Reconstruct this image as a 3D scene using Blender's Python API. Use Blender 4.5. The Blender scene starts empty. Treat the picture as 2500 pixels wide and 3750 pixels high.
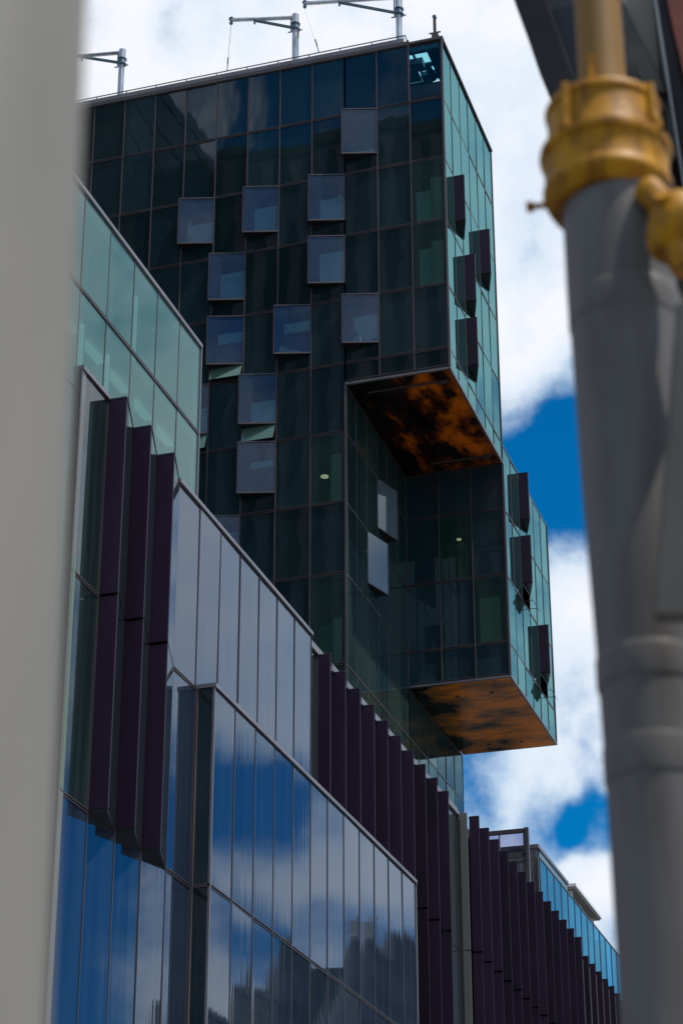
import bpy, math, random
from mathutils import Vector, Matrix
random.seed(7)
S = bpy.context.scene
C = S.collection
R = math.radians

# ---------------------------------------------------------------- camera
# the lens sits at the origin, 1.6 m above the street (ground z = -1.6)
f_px, pitch, roll, yaw = 8020.2, .447504, -.001615, -.305383
fw = Vector((math.sin(yaw)*math.cos(pitch), math.cos(yaw)*math.cos(pitch), math.sin(pitch)))
rt = Vector((math.cos(yaw), -math.sin(yaw), 0)); up = rt.cross(fw)
r2 = math.cos(roll)*rt + math.sin(roll)*up; u2 = -math.sin(roll)*rt + math.cos(roll)*up
cam = bpy.data.cameras.new('camera'); co = bpy.data.objects.new('camera', cam); C.objects.link(co)
co.matrix_world = Matrix((r2, u2, -fw)).transposed().to_4x4()
cam.sensor_fit = 'VERTICAL'; cam.sensor_height = 36; cam.lens = f_px/3750*36
cam.clip_start = .05; cam.clip_end = 5000
cam.dof.use_dof = True; cam.dof.focus_distance = 118; cam.dof.aperture_fstop = 4.0
S.camera = co

# ---------------------------------------------------------------- sky
SUN = Vector((1, -.19, 2.4)).normalized()
el = math.asin(SUN.z); az = math.atan2(SUN.x, SUN.y)
w = bpy.data.worlds.new('World'); S.world = w; w.use_nodes = True
nt = w.node_tree; N = nt.nodes; L = nt.links; N.clear()
def nd(t, **k):
    n = N.new(t)
    for a, b in k.items(): setattr(n, a, b)
    return n
def math_(op, a, b=None, clamp=False):
    n = nd('ShaderNodeMath', operation=op, use_clamp=clamp)
    for i, v in enumerate((a, b)):
        if v is None: continue
        if isinstance(v, (int, float)): n.inputs[i].default_value = v
        else: L.new(v, n.inputs[i])
    return n.outputs[0]
tc = nd('ShaderNodeTexCoord'); D = tc.outputs['Generated']
sky = nd('ShaderNodeTexSky', sky_type='NISHITA', sun_disc=False, sun_elevation=el, sun_rotation=az)
sky.air_density = 1.0; sky.dust_density = .3; sky.ozone_density = 2.5
tint = nd('ShaderNodeMix', data_type='RGBA', blend_type='MULTIPLY'); tint.inputs[0].default_value = 1
L.new(sky.outputs[0], tint.inputs[6]); tint.inputs[7].default_value = (.005, .66, 1.10, 1)
warp = nd('ShaderNodeTexNoise'); warp.inputs['Scale'].default_value = 9; warp.inputs['Detail'].default_value = 5
L.new(D, warp.inputs['Vector'])
ws = nd('ShaderNodeVectorMath', operation='SCALE'); ws.inputs['Scale'].default_value = .05
sb = nd('ShaderNodeVectorMath', operation='SUBTRACT'); sb.inputs[1].default_value = (.5, .5, .5)
L.new(warp.outputs['Color'], sb.inputs[0]); L.new(sb.outputs[0], ws.inputs[0])
ad = nd('ShaderNodeVectorMath', operation='ADD'); L.new(D, ad.inputs[0]); L.new(ws.outputs[0], ad.inputs[1])
nm = nd('ShaderNodeVectorMath', operation='NORMALIZE'); L.new(ad.outputs[0], nm.inputs[0]); WD = nm.outputs[0]
nz = nd('ShaderNodeTexNoise'); nz.inputs['Scale'].default_value = 19; nz.inputs['Detail'].default_value = 10
nz.inputs['Roughness'].default_value = .56; L.new(D, nz.inputs['Vector'])
nz2 = nd('ShaderNodeTexNoise'); nz2.inputs['Scale'].default_value = 3.2; nz2.inputs['Detail'].default_value = 3
L.new(D, nz2.inputs['Vector'])
dens = math_('ADD', math_('MULTIPLY', math_('SUBTRACT', nz.outputs['Fac'], .5), 6.0), math_('MULTIPLY', math_('SUBTRACT', nz2.outputs['Fac'], .44), 1.6))
# clear gaps (-) and cloud banks (+): direction, inner and outer radius in degrees, amount
BLOBS = [
 ((-.178,.881,.438), .1, 2.9, -1.5), ((-.15,.884,.437), .2, 3.0, -.8), ((-.18,.862,.471), .2, 1.4, -.2), ((-.160,.862,.479), .2, 1.5, -.45),
 ((-.180,.846,.503), .3, 2.0, 1.0), ((-.178,.828,.532), .8, 3.0, .75), ((-.308,.73,.61), 6, 12, 1.1), ((-.2,.775,.60), 3, 7, .6),
 ((-.178,.903,.388), .2, 2.4, .8), ((-.177,.918,.354), .8, 2.6, .9), ((-.203,.9245,.3265), .5, 1.7, .95),
 ((-.197,.9325,.3035), .2, 1.15, -1.1), ((-.176,.937,.304), .2, 1.25, -1.1), ((-.185,.945,.276), .3, 1.3, .9), ((-.179,.951,.252), .8, 2.0, .7),
 # the part of the sky that the street facade mirrors
 ((.319,.863,.392), 2.5, 5, 1.0), ((.298,.89,.346), 1.0, 2.4, .8),
 ((.330,.892,.310), .1, 2.6, -1.3), ((.302,.902,.305), .1, 2.3, -1.1), ((.392,.87,.293), 1.2, 2.6, -1.4), ((.27,.915,.302), .5, 1.5, -.5),
 ((.322,.905,.276), .2, 1.5, .9), ((.284,.915,.286), .2, 1.8, 1.25), ((.262,.924,.276), .6, 1.6, 1.1),
 ((.368,.889,.274), .2, 1.0, .35), ((.335,.912,.240), .3, 1.1, -.9), ((.338,.915,.222), .2, .8, 1.0), ((.395,.89,.228), 1, 2.6, -1.0),
 ((.34,.793,.506), 5, 10, .7), ((.2,.8,.56), 5, 9, .8), ((.2,.906,.372), 3, 6, .45),
 # the part the front of the tower mirrors
 ((-.24,-.764,.599), 4, 9, -.75), ((-.301,-.753,.585), .5, 1.6, .9),
]
for d, ri, ro, am in BLOBS:
    dp = nd('ShaderNodeVectorMath', operation='DOT_PRODUCT'); L.new(WD, dp.inputs[0]); dp.inputs[1].default_value = Vector(d).normalized()
    mr = nd('ShaderNodeMapRange', interpolation_type='SMOOTHSTEP'); L.new(dp.outputs['Value'], mr.inputs[0])
    mr.inputs[1].default_value = math.cos(R(ro)); mr.inputs[2].default_value = math.cos(R(ri)); mr.inputs[3].default_value = 0; mr.inputs[4].default_value = am
    dens = math_('ADD', dens, mr.outputs[0])
cov = nd('ShaderNodeMapRange', interpolation_type='SMOOTHSTEP'); L.new(dens, cov.inputs[0])
cov.inputs[1].default_value = -1.15; cov.inputs[2].default_value = .95
nz3 = nd('ShaderNodeTexNoise'); nz3.inputs['Scale'].default_value = 7; nz3.inputs['Detail'].default_value = 6; L.new(D, nz3.inputs['Vector'])
sh = nd('ShaderNodeMapRange'); L.new(math_('ADD', math_('MULTIPLY', nz3.outputs['Fac'], 1.6), math_('MULTIPLY', dens, .35)), sh.inputs[0]); sh.inputs[1].default_value = .70; sh.inputs[2].default_value = 1.42
cc = nd('ShaderNodeMix', data_type='RGBA'); L.new(sh.outputs[0], cc.inputs[0])
cc.inputs[6].default_value = (6.2, 7.7, 9.3, 1); cc.inputs[7].default_value = (9.3, 9.5, 10.1, 1)
mx = nd('ShaderNodeMix', data_type='RGBA'); L.new(cov.outputs[0], mx.inputs[0]); L.new(tint.outputs[2], mx.inputs[6]); L.new(cc.outputs[2], mx.inputs[7])
bg = nd('ShaderNodeBackground'); L.new(mx.outputs[2], bg.inputs[0]); bg.inputs[1].default_value = .1
wo = nd('ShaderNodeOutputWorld'); L.new(bg.outputs[0], wo.inputs[0])

sun = bpy.data.lights.new('sun', 'SUN'); sun.energy = 4.8; sun.angle = R(.5); sun.color = (1, .95, .87)
so = bpy.data.objects.new('sun', sun); C.objects.link(so); so.rotation_euler = SUN.to_track_quat('Z', 'Y').to_euler()
S.view_settings.view_transform = 'Standard'; S.view_settings.look = 'None'; S.view_settings.gamma = 1
S.view_settings.exposure = 0
S.cycles.max_bounces = 8; S.cycles.transparent_max_bounces = 12; S.cycles.caustics_reflective = False; S.cycles.caustics_refractive = False

# ---------------------------------------------------------------- materials
def mat(name, col, rough=.5, metal=0, ior=1.5, bump=None, var=None, coat=0, rnd=0, spec=None, emit=None):
    """bump=(scale vec, strength, distance); var=(scale vec, colour2, lo, hi); rnd = brightness change from object to object"""
    m = bpy.data.materials.new(name); m.use_nodes = True; t = m.node_tree; n = t.nodes; l = t.links
    b = n['Principled BSDF']; b.inputs['Base Color'].default_value = (*col, 1)
    b.inputs['Roughness'].default_value = rough; b.inputs['Metallic'].default_value = metal; b.inputs['IOR'].default_value = ior
    b.inputs['Coat Weight'].default_value = coat
    if spec is not None: b.inputs['Specular Tint'].default_value = (*spec, 1)
    if emit: b.inputs['Emission Color'].default_value = (*emit[0], 1); b.inputs['Emission Strength'].default_value = emit[1]
    g = n.new('ShaderNodeNewGeometry')
    def noise(sc, det=4, ro=.55):
        mp = n.new('ShaderNodeMapping'); mp.inputs['Scale'].default_value = sc; l.new(g.outputs['Position'], mp.inputs[0])
        z = n.new('ShaderNodeTexNoise'); z.inputs['Scale'].default_value = 1; z.inputs['Detail'].default_value = det; z.inputs['Roughness'].default_value = ro
        l.new(mp.outputs[0], z.inputs['Vector']); return z.outputs['Fac']
    src = None
    if var:
        mr = n.new('ShaderNodeMapRange'); l.new(noise(var[0]), mr.inputs[0]); mr.inputs[1].default_value = var[2]; mr.inputs[2].default_value = var[3]
        mi = n.new('ShaderNodeMix'); mi.data_type = 'RGBA'; l.new(mr.outputs[0], mi.inputs[0]); mi.inputs[6].default_value = (*col, 1); mi.inputs[7].default_value = (*var[1], 1)
        src = mi.outputs[2]
    if rnd:
        oi = n.new('ShaderNodeObjectInfo'); mr = n.new('ShaderNodeMapRange'); l.new(oi.outputs['Random'], mr.inputs[0]); mr.inputs[3].default_value = 1-rnd; mr.inputs[4].default_value = 1+rnd
        mi = n.new('ShaderNodeVectorMath'); mi.operation = 'SCALE'; l.new(mr.outputs[0], mi.inputs['Scale'])
        if src: l.new(src, mi.inputs[0])
        else: mi.inputs[0].default_value = col
        src = mi.outputs[0]
    if src: l.new(src, b.inputs['Base Color'])
    if bump:
        bp = n.new('ShaderNodeBump'); bp.inputs['Strength'].default_value = bump[1]; bp.inputs['Distance'].default_value = bump[2]
        l.new(noise(bump[0], bump[3] if len(bump) > 3 else 2), bp.inputs['Height']); l.new(bp.outputs[0], b.inputs['Normal'])
    return m
def glass(name, tr, ior=1.5, diff=None, dfac=0, bump=None, frit=False, gtint=(1, 1, 1)):
    """thin pane: clear tinted (or part printed) sheet with a mirror-like outer face"""
    m = bpy.data.materials.new(name); m.use_nodes = True; t = m.node_tree; n = t.nodes; l = t.links; n.clear()
    o = n.new('ShaderNodeOutputMaterial'); a = n.new('ShaderNodeBsdfTransparent'); a.inputs[0].default_value = (*tr, 1)
    gl = n.new('ShaderNodeBsdfGlossy'); gl.inputs['Roughness'].default_value = .01; gl.inputs[0].default_value = (*gtint, 1)
    fr = n.new('ShaderNodeFresnel'); fr.inputs[0].default_value = ior
    base = a.outputs[0]; g = n.new('ShaderNodeNewGeometry')
    if diff:
        df = n.new('ShaderNodeBsdfDiffuse'); df.inputs[0].default_value = (*diff, 1); ms = n.new('ShaderNodeMixShader'); ms.inputs[0].default_value = dfac
        if frit:
            z = n.new('ShaderNodeTexNoise'); z.inputs['Scale'].default_value = 9; z.inputs['Detail'].default_value = 2; l.new(g.outputs['Position'], z.inputs['Vector'])
            mr = n.new('ShaderNodeMapRange'); l.new(z.outputs['Fac'], mr.inputs[0]); mr.inputs[1].default_value = .35; mr.inputs[2].default_value = .7; mr.inputs[3].default_value = dfac*.75; mr.inputs[4].default_value = min(1, dfac*1.25); l.new(mr.outputs[0], ms.inputs[0])
        l.new(a.outputs[0], ms.inputs[1]); l.new(df.outputs[0], ms.inputs[2]); base = ms.outputs[0]
    mm = n.new('ShaderNodeMixShader'); l.new(fr.outputs[0], mm.inputs[0]); l.new(base, mm.inputs[1]); l.new(gl.outputs[0], mm.inputs[2]); l.new(mm.outputs[0], o.inputs[0])
    if bump:
        mp = n.new('ShaderNodeMapping'); mp.inputs['Scale'].default_value = bump[0]; l.new(g.outputs['Position'], mp.inputs[0])
        z = n.new('ShaderNodeTexNoise'); z.inputs['Scale'].default_value = 1; z.inputs['Detail'].default_value = 2; l.new(mp.outputs[0], z.inputs['Vector'])
        bp = n.new('ShaderNodeBump'); bp.inputs['Strength'].default_value = bump[1]; bp.inputs['Distance'].default_value = bump[2]; l.new(z.outputs['Fac'], bp.inputs['Height'])
        l.new(bp.outputs[0], gl.inputs['Normal'])
    return m
def mirror(name, col, tint, ior, var=None, bump=None, rnd=0, rough=.02):
    m = mat(name, col, 1.0, ior=1.0, var=var, rnd=rnd); t = m.node_tree; n = t.nodes; l = t.links; b = n['Principled BSDF']; b.inputs['Specular IOR Level'].default_value = 0
    o = [q for q in n if q.type == 'OUTPUT_MATERIAL'][0]; gl = n.new('ShaderNodeBsdfGlossy'); gl.inputs[0].default_value = (*tint, 1); gl.inputs['Roughness'].default_value = rough
    fr = n.new('ShaderNodeFresnel'); fr.inputs[0].default_value = ior; mm = n.new('ShaderNodeMixShader'); l.new(fr.outputs[0], mm.inputs[0]); l.new(b.outputs[0], mm.inputs[1]); l.new(gl.outputs[0], mm.inputs[2]); l.new(mm.outputs[0], o.inputs[0])
    if bump:
        g = n.new('ShaderNodeNewGeometry'); mp = n.new('ShaderNodeMapping'); mp.inputs['Scale'].default_value = bump[0]; l.new(g.outputs['Position'], mp.inputs[0])
        z = n.new('ShaderNodeTexNoise'); z.inputs['Scale'].default_value = 1; z.inputs['Detail'].default_value = bump[3] if len(bump) > 3 else 2; l.new(mp.outputs[0], z.inputs['Vector'])
        bp = n.new('ShaderNodeBump'); bp.inputs['Strength'].default_value = bump[1]; bp.inputs['Distance'].default_value = bump[2]; l.new(z.outputs['Fac'], bp.inputs['Height']); l.new(bp.outputs[0], gl.inputs['Normal'])
    return m
M = {}
M['front'] = mirror('dark teal glass', (.0075, .0205, .0250), (.95, .95, 1), 1.60, bump=((.55, .55, .25), .35, .014), var=((.35, .35, .12), (.0115, .027, .032), .35, .65), rnd=.4)
M['front_blue'] = M['front']
M['frontlow'] = mirror('dusty dark glass', (.014, .032, .040), (.9, .95, 1), 1.5, bump=((.55, .55, .25), .35, .012), rnd=.2)
M['side'] = mirror('sea green glass', (.012, .028, .029), (.40, .86, .88), 2.25, bump=((.5, .5, .2), .3, .006), var=((.1, .25, .10), (.018, .040, .040), .35, .65), rnd=.10)
M['sideshade'] = mirror('shaft green glass', (.010, .026, .028), (.6, .85, .85), 1.45, bump=((.5, .5, .25), .3, .008), var=((.2, .4, .06), (.030, .050, .044), .4, .7), rnd=.25)
M['silver'] = mirror('mirror podium glass', (.009, .015, .030), (.72, .84, 1), 1.9, bump=((1.2, 3.2, .035), .30, .0035, 3), var=((.5, 2.2, .05), (.018, .026, .042), .4, .65), rnd=.15)
M['dglass'] = mat('dark podium glass', (.006, .013, .014), .03, ior=1.6, bump=((1.2, 3., .05), .3, .004), var=((1.6, 2.6, .06), (.022, .034, .034), .38, .62))
M['fin'] = mat('aubergine metal panel', (.0165, .0070, .0195), .42, ior=1.33, var=((.6, .9, .15), (.024, .011, .028), .35, .65), rnd=.3, bump=((2, 2, .6), .15, .004))
M['fincap'] = mat('worn aubergine edge', (.035, .030, .038), .5)
M['finglass'] = mat('return glass', (.020, .028, .034), .05, ior=1.6, bump=((1, 2.5, .05), .3, .004), rnd=.3)
M['frame'] = mat('bronze grey mullion metal', (.070, .058, .062), .42, metal=.35, var=((.4, .4, .4), (.10, .085, .09), .35, .7))
M['framepale'] = mat('pale aluminium trim', (.20, .19, .20), .4, metal=.3, var=((.5, .5, .3), (.14, .13, .15), .4, .7))
M['greypanel'] = mat('warm grey panel', (.14, .145, .135), .35, rnd=.1, bump=((1, 1, .1), .2, .003))
M['core'] = mat('dark interior wall', (.02, .022, .022), .9)
M['slab'] = mat('interior ceiling slab', (.10, .11, .10), .9)
M['black'] = mat('near black cladding', (.006, .006, .008), .4)
M['soffitdark'] = mat('shadowy bay soffit', (.010, .008, .014), .5)
M['curtain'] = mat('pale interior wall panel', (.60, .66, .56), .9, bump=((12, 12, .3), .5, .03))
M['blind'] = mat('roller blind', (.62, .86, .90), .9, bump=((9, 9, 2), .3, .01))
M['white'] = mat('white cloth', (.75, .8, .78), .8)
M['plant'] = mat('pot plant leaf', (.05, .13, .05), .6)
M['skin'] = mat('skin', (.28, .13, .10), .6)
M['shirt'] = mat('dull mauve shirt', (.14, .09, .14), .9)
M['lamp'] = mat('warm downlight', (.8, .7, .5), .4, emit=((1, .78, .5), .8))
M['strip'] = mat('fluorescent strip', (.8, .9, .85), .4, emit=((.75, 1, .9), .22))
M['bay'] = glass('printed bay glass', (.55, .78, .86), 1.5, diff=(.028, .062, .13), dfac=.45, frit=True, gtint=(.75, .85, 1), bump=((.6, .6, .3), .25, .006))
M['see'] = glass('tinted clear glass', (.42, .66, .60), 1.5, diff=(.030, .075, .070), dfac=.38, bump=((.6, .6, .3), .25, .006))
M['seetop'] = glass('cyan clear glass', (.30, .74, .78), 1.5)
M['green'] = glass('pale green glass', (.42, .78, .72), 1.5, diff=(.075, .19, .175), dfac=.50, bump=((.4, .6, .15), .25, .003), gtint=(.7, .88, .88))
M['flap'] = mat('open vent glass', (.07, .13, .10), .05, ior=1.6)
M['bluesc'] = glass('blue glass screen', (.08, .38, .62), 1.3, diff=(.02, .17, .36), dfac=.62, gtint=(.2, .6, .85), bump=((.4, .5, .3), .4, .01))
M['lav'] = glass('grey screen glass', (.45, .46, .62), 1.45)
M['steel'] = mat('galvanised steel', (.50, .53, .56), .32, metal=.75, var=((3, 3, 1), (.36, .38, .41), .4, .65))
M['steeldark'] = mat('blue grey steel', (.10, .15, .19), .4, metal=.5)
M['concrete'] = mat('pale roof concrete', (.46, .45, .43), .8, var=((.8, .8, .8), (.34, .33, .32), .4, .7))
M['whitepaint'] = mat('white painted fascia', (.80, .80, .82), .6)
M['pole'] = mat('beige painted pole', (.225, .200, .165), .6, var=((5, 5, 2.2), (.180, .166, .142), .35, .7), bump=((30, 30, 12), .2, .002))
M['pipe'] = mat('grey painted steel pipe', (.125, .116, .110), .5, ior=1.35, var=((7, 7, 1.2), (.060, .051, .045), .42, .72), bump=((20, 20, 6), .25, .002))
M['orange'] = mat('worn amber enamel', (.43, .195, .0004), .5, ior=1.3, var=((18, 18, 8), (.20, .075, .0004), .40, .62), bump=((34, 34, 34), .4, .003))
M['tanpipe'] = mat('dusty amber pipe', (.27, .125, .014), .55, ior=1.3, var=((10, 10, 3), (.19, .115, .04), .4, .65))
M['darkmetal'] = mat('charcoal canopy metal', (.025, .021, .020), .5, ior=1.3, var=((3, 3, 3), (.018, .017, .018), .4, .6))
M['navy'] = mat('navy recess', (.006, .010, .018), .6)
M['rust'] = mat('rust red panel', (.22, .045, .018), .6, var=((3, 3, 3), (.16, .035, .02), .4, .6))
M['taupe'] = mat('taupe painted metal', (.105, .09, .072), .6, var=((3, 3, 2), (.075, .065, .055), .4, .6))
M['cream'] = mat('cream sheet', (.30, .27, .22), .7)
M['greybeam'] = mat('mid grey beam', (.13, .11, .09), .6, ior=1.3, var=((6, 6, 6), (.09, .08, .065), .4, .6))

def brickmat(name, c1, c2, mo, bw, bh):
    m = bpy.data.materials.new(name); m.use_nodes = True; n = m.node_tree.nodes; l = m.node_tree.links; b = n['Principled BSDF']; b.inputs['Roughness'].default_value = .85
    g = n.new('ShaderNodeNewGeometry'); sx = n.new('ShaderNodeSeparateXYZ'); l.new(g.outputs['Position'], sx.inputs[0])
    a = n.new('ShaderNodeMath'); l.new(sx.outputs[0], a.inputs[0]); l.new(sx.outputs[1], a.inputs[1])
    cb = n.new('ShaderNodeCombineXYZ'); l.new(a.outputs[0], cb.inputs[0]); l.new(sx.outputs[2], cb.inputs[1])
    br = n.new('ShaderNodeTexBrick'); l.new(cb.outputs[0], br.inputs['Vector']); br.inputs['Scale'].default_value = 1
    br.inputs['Brick Width'].default_value = bw; br.inputs['Row Height'].default_value = bh; br.inputs['Mortar Size'].default_value = bh*.12
    br.inputs['Color1'].default_value = (*c1, 1); br.inputs['Color2'].default_value = (*c2, 1); br.inputs['Mortar'].default_value = (*mo, 1)
    l.new(br.outputs['Color'], b.inputs['Base Color']); return m
M['brick'] = brickmat('grey brick', (.27, .26, .27), (.22, .21, .23), (.12, .12, .13), .42, .14)
M['brickcream'] = brickmat('cream render blocks', (.46, .40, .30), (.42, .37, .28), (.30, .26, .2), 1.6, .8)

def soffitmat(name, base, dark, orange, lo, hi, sc=(.95, .42, .6), det=7, sp=.3):
    """printed soffit: cloudy orange patches over dark, thin panel joints"""
    m = bpy.data.materials.new(name); m.use_nodes = True; n = m.node_tree.nodes; l = m.node_tree.links; b = n['Principled BSDF']; b.inputs['Roughness'].default_value = .22; b.inputs['Specular IOR Level'].default_value = sp
    g = n.new('ShaderNodeNewGeometry'); mp = n.new('ShaderNodeMapping'); mp.inputs['Scale'].default_value = sc; mp.inputs['Rotation'].default_value = (0, 0, .35); l.new(g.outputs['Position'], mp.inputs[0])
    z = n.new('ShaderNodeTexNoise'); z.inputs['Scale'].default_value = 1; z.inputs['Detail'].default_value = det; z.inputs['Roughness'].default_value = .55; z.inputs['Distortion'].default_value = .2; l.new(mp.outputs[0], z.inputs['Vector'])
    sx = n.new('ShaderNodeSeparateXYZ'); l.new(g.outputs['Position'], sx.inputs[0])
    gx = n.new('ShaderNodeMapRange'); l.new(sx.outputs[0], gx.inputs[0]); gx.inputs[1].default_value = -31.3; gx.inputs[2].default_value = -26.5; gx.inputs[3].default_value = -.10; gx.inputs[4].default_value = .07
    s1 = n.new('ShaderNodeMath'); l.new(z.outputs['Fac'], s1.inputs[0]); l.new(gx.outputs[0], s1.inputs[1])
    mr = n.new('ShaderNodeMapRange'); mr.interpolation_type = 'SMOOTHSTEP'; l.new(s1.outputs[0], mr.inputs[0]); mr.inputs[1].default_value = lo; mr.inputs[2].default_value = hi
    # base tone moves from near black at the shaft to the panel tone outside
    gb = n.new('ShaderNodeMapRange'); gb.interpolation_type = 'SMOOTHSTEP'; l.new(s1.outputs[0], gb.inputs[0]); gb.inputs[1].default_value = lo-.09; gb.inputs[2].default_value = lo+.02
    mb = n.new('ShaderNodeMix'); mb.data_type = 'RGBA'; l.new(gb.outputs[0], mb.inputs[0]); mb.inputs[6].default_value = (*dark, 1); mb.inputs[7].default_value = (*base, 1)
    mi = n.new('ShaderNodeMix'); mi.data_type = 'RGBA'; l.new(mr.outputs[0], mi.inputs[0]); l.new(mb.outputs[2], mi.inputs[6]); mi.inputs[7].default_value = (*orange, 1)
    # joints every 1.98 m across the depth
    q = n.new('ShaderNodeMath'); q.operation = 'PINGPONG'; l.new(sx.outputs[1], q.inputs[0]); q.inputs[1].default_value = .99
    jt = n.new('ShaderNodeMath'); jt.operation = 'LESS_THAN'; l.new(q.outputs[0], jt.inputs[0]); jt.inputs[1].default_value = .02
    mj = n.new('ShaderNodeMix'); mj.data_type = 'RGBA'; l.new(jt.outputs[0], mj.inputs[0]); l.new(mi.outputs[2], mj.inputs[6]); mj.inputs[7].default_value = (.02, .012, .006, 1)
    l.new(mj.outputs[2], b.inputs['Base Color']); return m
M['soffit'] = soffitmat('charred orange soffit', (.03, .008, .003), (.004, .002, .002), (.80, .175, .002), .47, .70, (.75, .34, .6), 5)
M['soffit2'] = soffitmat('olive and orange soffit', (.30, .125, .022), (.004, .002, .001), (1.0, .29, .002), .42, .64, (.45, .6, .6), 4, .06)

# ---------------------------------------------------------------- mesh helpers
class MB:
    def __init__(s): s.v = []; s.f = []
    def add(s, vs, fs):
        o = len(s.v); s.v += [tuple(v) for v in vs]; s.f += [tuple(i+o for i in f) for f in fs]; return s
    def box(s, x0, x1, y0, y1, z0, z1):
        x0, x1 = sorted((x0, x1)); y0, y1 = sorted((y0, y1)); z0, z1 = sorted((z0, z1))
        return s.add([(x, y, z) for z in (z0, z1) for y in (y0, y1) for x in (x0, x1)],
                     [(0, 2, 3, 1), (4, 5, 7, 6), (0, 1, 5, 4), (2, 6, 7, 3), (0, 4, 6, 2), (1, 3, 7, 5)])
    def quad(s, a, b, c, d): return s.add([a, b, c, d], [(0, 1, 2, 3)])
    def plate(s, a, b, c, d, t):
        """quad given thickness t behind its face"""
        a, b, c, d = map(Vector, (a, b, c, d)); n = (b-a).cross(d-a).normalized()*t
        return s.add([a, b, c, d, a-n, b-n, c-n, d-n], [(0, 1, 2, 3), (7, 6, 5, 4), (0, 4, 5, 1), (1, 5, 6, 2), (2, 6, 7, 3), (3, 7, 4, 0)])
    def prism(s, pts, z0, z1):
        """pts: plan outline counter-clockwise"""
        n = len(pts)
        return s.add([(x, y, z0) for x, y in pts]+[(x, y, z1) for x, y in pts],
                     [tuple(range(n))[::-1], tuple(range(n, 2*n))]+[(i, (i+1) % n, (i+1) % n+n, i+n) for i in range(n)])
    def bar(s, a, b, w, h=None):
        a, b = Vector(a), Vector(b); h = h or w; d = (b-a).normalized()
        u = d.cross(Vector((0, 0, 1)));
        if u.length < 1e-3: u = Vector((1, 0, 0))
        u.normalize(); v = u.cross(d).normalized(); u *= w/2; v *= h/2
        vs = [p+q for p in (a, b) for q in (-u-v, u-v, u+v, -u+v)]
        return s.add(vs, [(0, 1, 2, 3), (7, 6, 5, 4), (0, 4, 5, 1), (1, 5, 6, 2), (2, 6, 7, 3), (3, 7, 4, 0)])
    def tube(s, a, b, r, r2=None, n=16):
        a, b = Vector(a), Vector(b); r2 = r if r2 is None else r2; d = (b-a).normalized()
        u = d.orthogonal().normalized(); v = d.cross(u)
        vs = [a+(u*math.cos(t)+v*math.sin(t))*r for t in [2*math.pi*i/n for i in range(n)]]+[b+(u*math.cos(t)+v*math.sin(t))*r2 for t in [2*math.pi*i/n for i in range(n)]]
        return s.add(vs, [tuple(range(n))[::-1], tuple(range(n, 2*n))]+[(i, (i+1) % n, (i+1) % n+n, i+n) for i in range(n)])
    def lathe(s, c, prof, n=48, tilt=None):
        """prof: (r, z) list, turned round the vertical through c"""
        c = Vector(c); k = len(prof); vs = []
        for i in range(n):
            t = 2*math.pi*i/n
            for r, z in prof:
                p = Vector((r*math.cos(t), r*math.sin(t), z)); p = tilt @ p if tilt else p
                vs.append(c+p)
        fs = [(i*k+j, ((i+1) % n)*k+j, ((i+1) % n)*k+j+1, i*k+j+1) for i in range(n) for j in range(k-1)]
        fs += [tuple(i*k for i in range(n))[::-1], tuple(i*k+k-1 for i in range(n))]
        return s.add(vs, fs)
    def build(s, name, m, parent=None, smooth=False, bevel=0):
        me = bpy.data.meshes.new(name); me.from_pydata(s.v, [], s.f); me.update()
        o = bpy.data.objects.new(name, me); C.objects.link(o); me.materials.append(M[m] if isinstance(m, str) else m)
        if parent:
            o.parent = parent; p = parent; off = Vector((0, 0, 0))
            while p: off += p.location; p = p.parent
            for v in me.vertices: v.co -= off
        if smooth:
            for p in me.polygons: p.use_smooth = True
            md = o.modifiers.new('edges', 'EDGE_SPLIT'); md.split_angle = R(35)
        if bevel:
            md = o.modifiers.new('bevel', 'BEVEL'); md.width = bevel; md.segments = 2; md.limit_method = 'ANGLE'
        return o
def thing(name, label, cat, loc=(0, 0, 0), group=None):
    o = bpy.data.objects.new(name, None); C.objects.link(o); o.location = loc; o['label'] = label; o['category'] = cat
    if group: o['group'] = group
    o.empty_display_size = .5; return o
def struct(o): o['kind'] = 'structure'; return o
def stuff(o): o['kind'] = 'stuff'; return o
def lab(o, t): o['label'] = t; return o

def jit(a): return random.uniform(-a, a)
def vpane(mb, p0, p1, z0, z1, tilt=.011, t=.03, g=.02):
    """upright pane from plan point p0 to p1; outside lies to the right of p0->p1; each pane leans a hair its own way"""
    a = Vector((p0[0], p0[1])); b = Vector((p1[0], p1[1])); d = (b-a).normalized(); nn = Vector((d.y, -d.x)); a = a+d*g; b = b-d*g
    o = [jit(tilt) for _ in range(3)]; o.append(o[0]+o[2]-o[1])
    P = lambda q, k, z: (q.x+nn.x*(o[k]-.012), q.y+nn.y*(o[k]-.012), z)
    mb.plate(P(a, 0, z0+g), P(b, 1, z0+g), P(b, 2, z1-g), P(a, 3, z1-g), t); return mb

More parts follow.
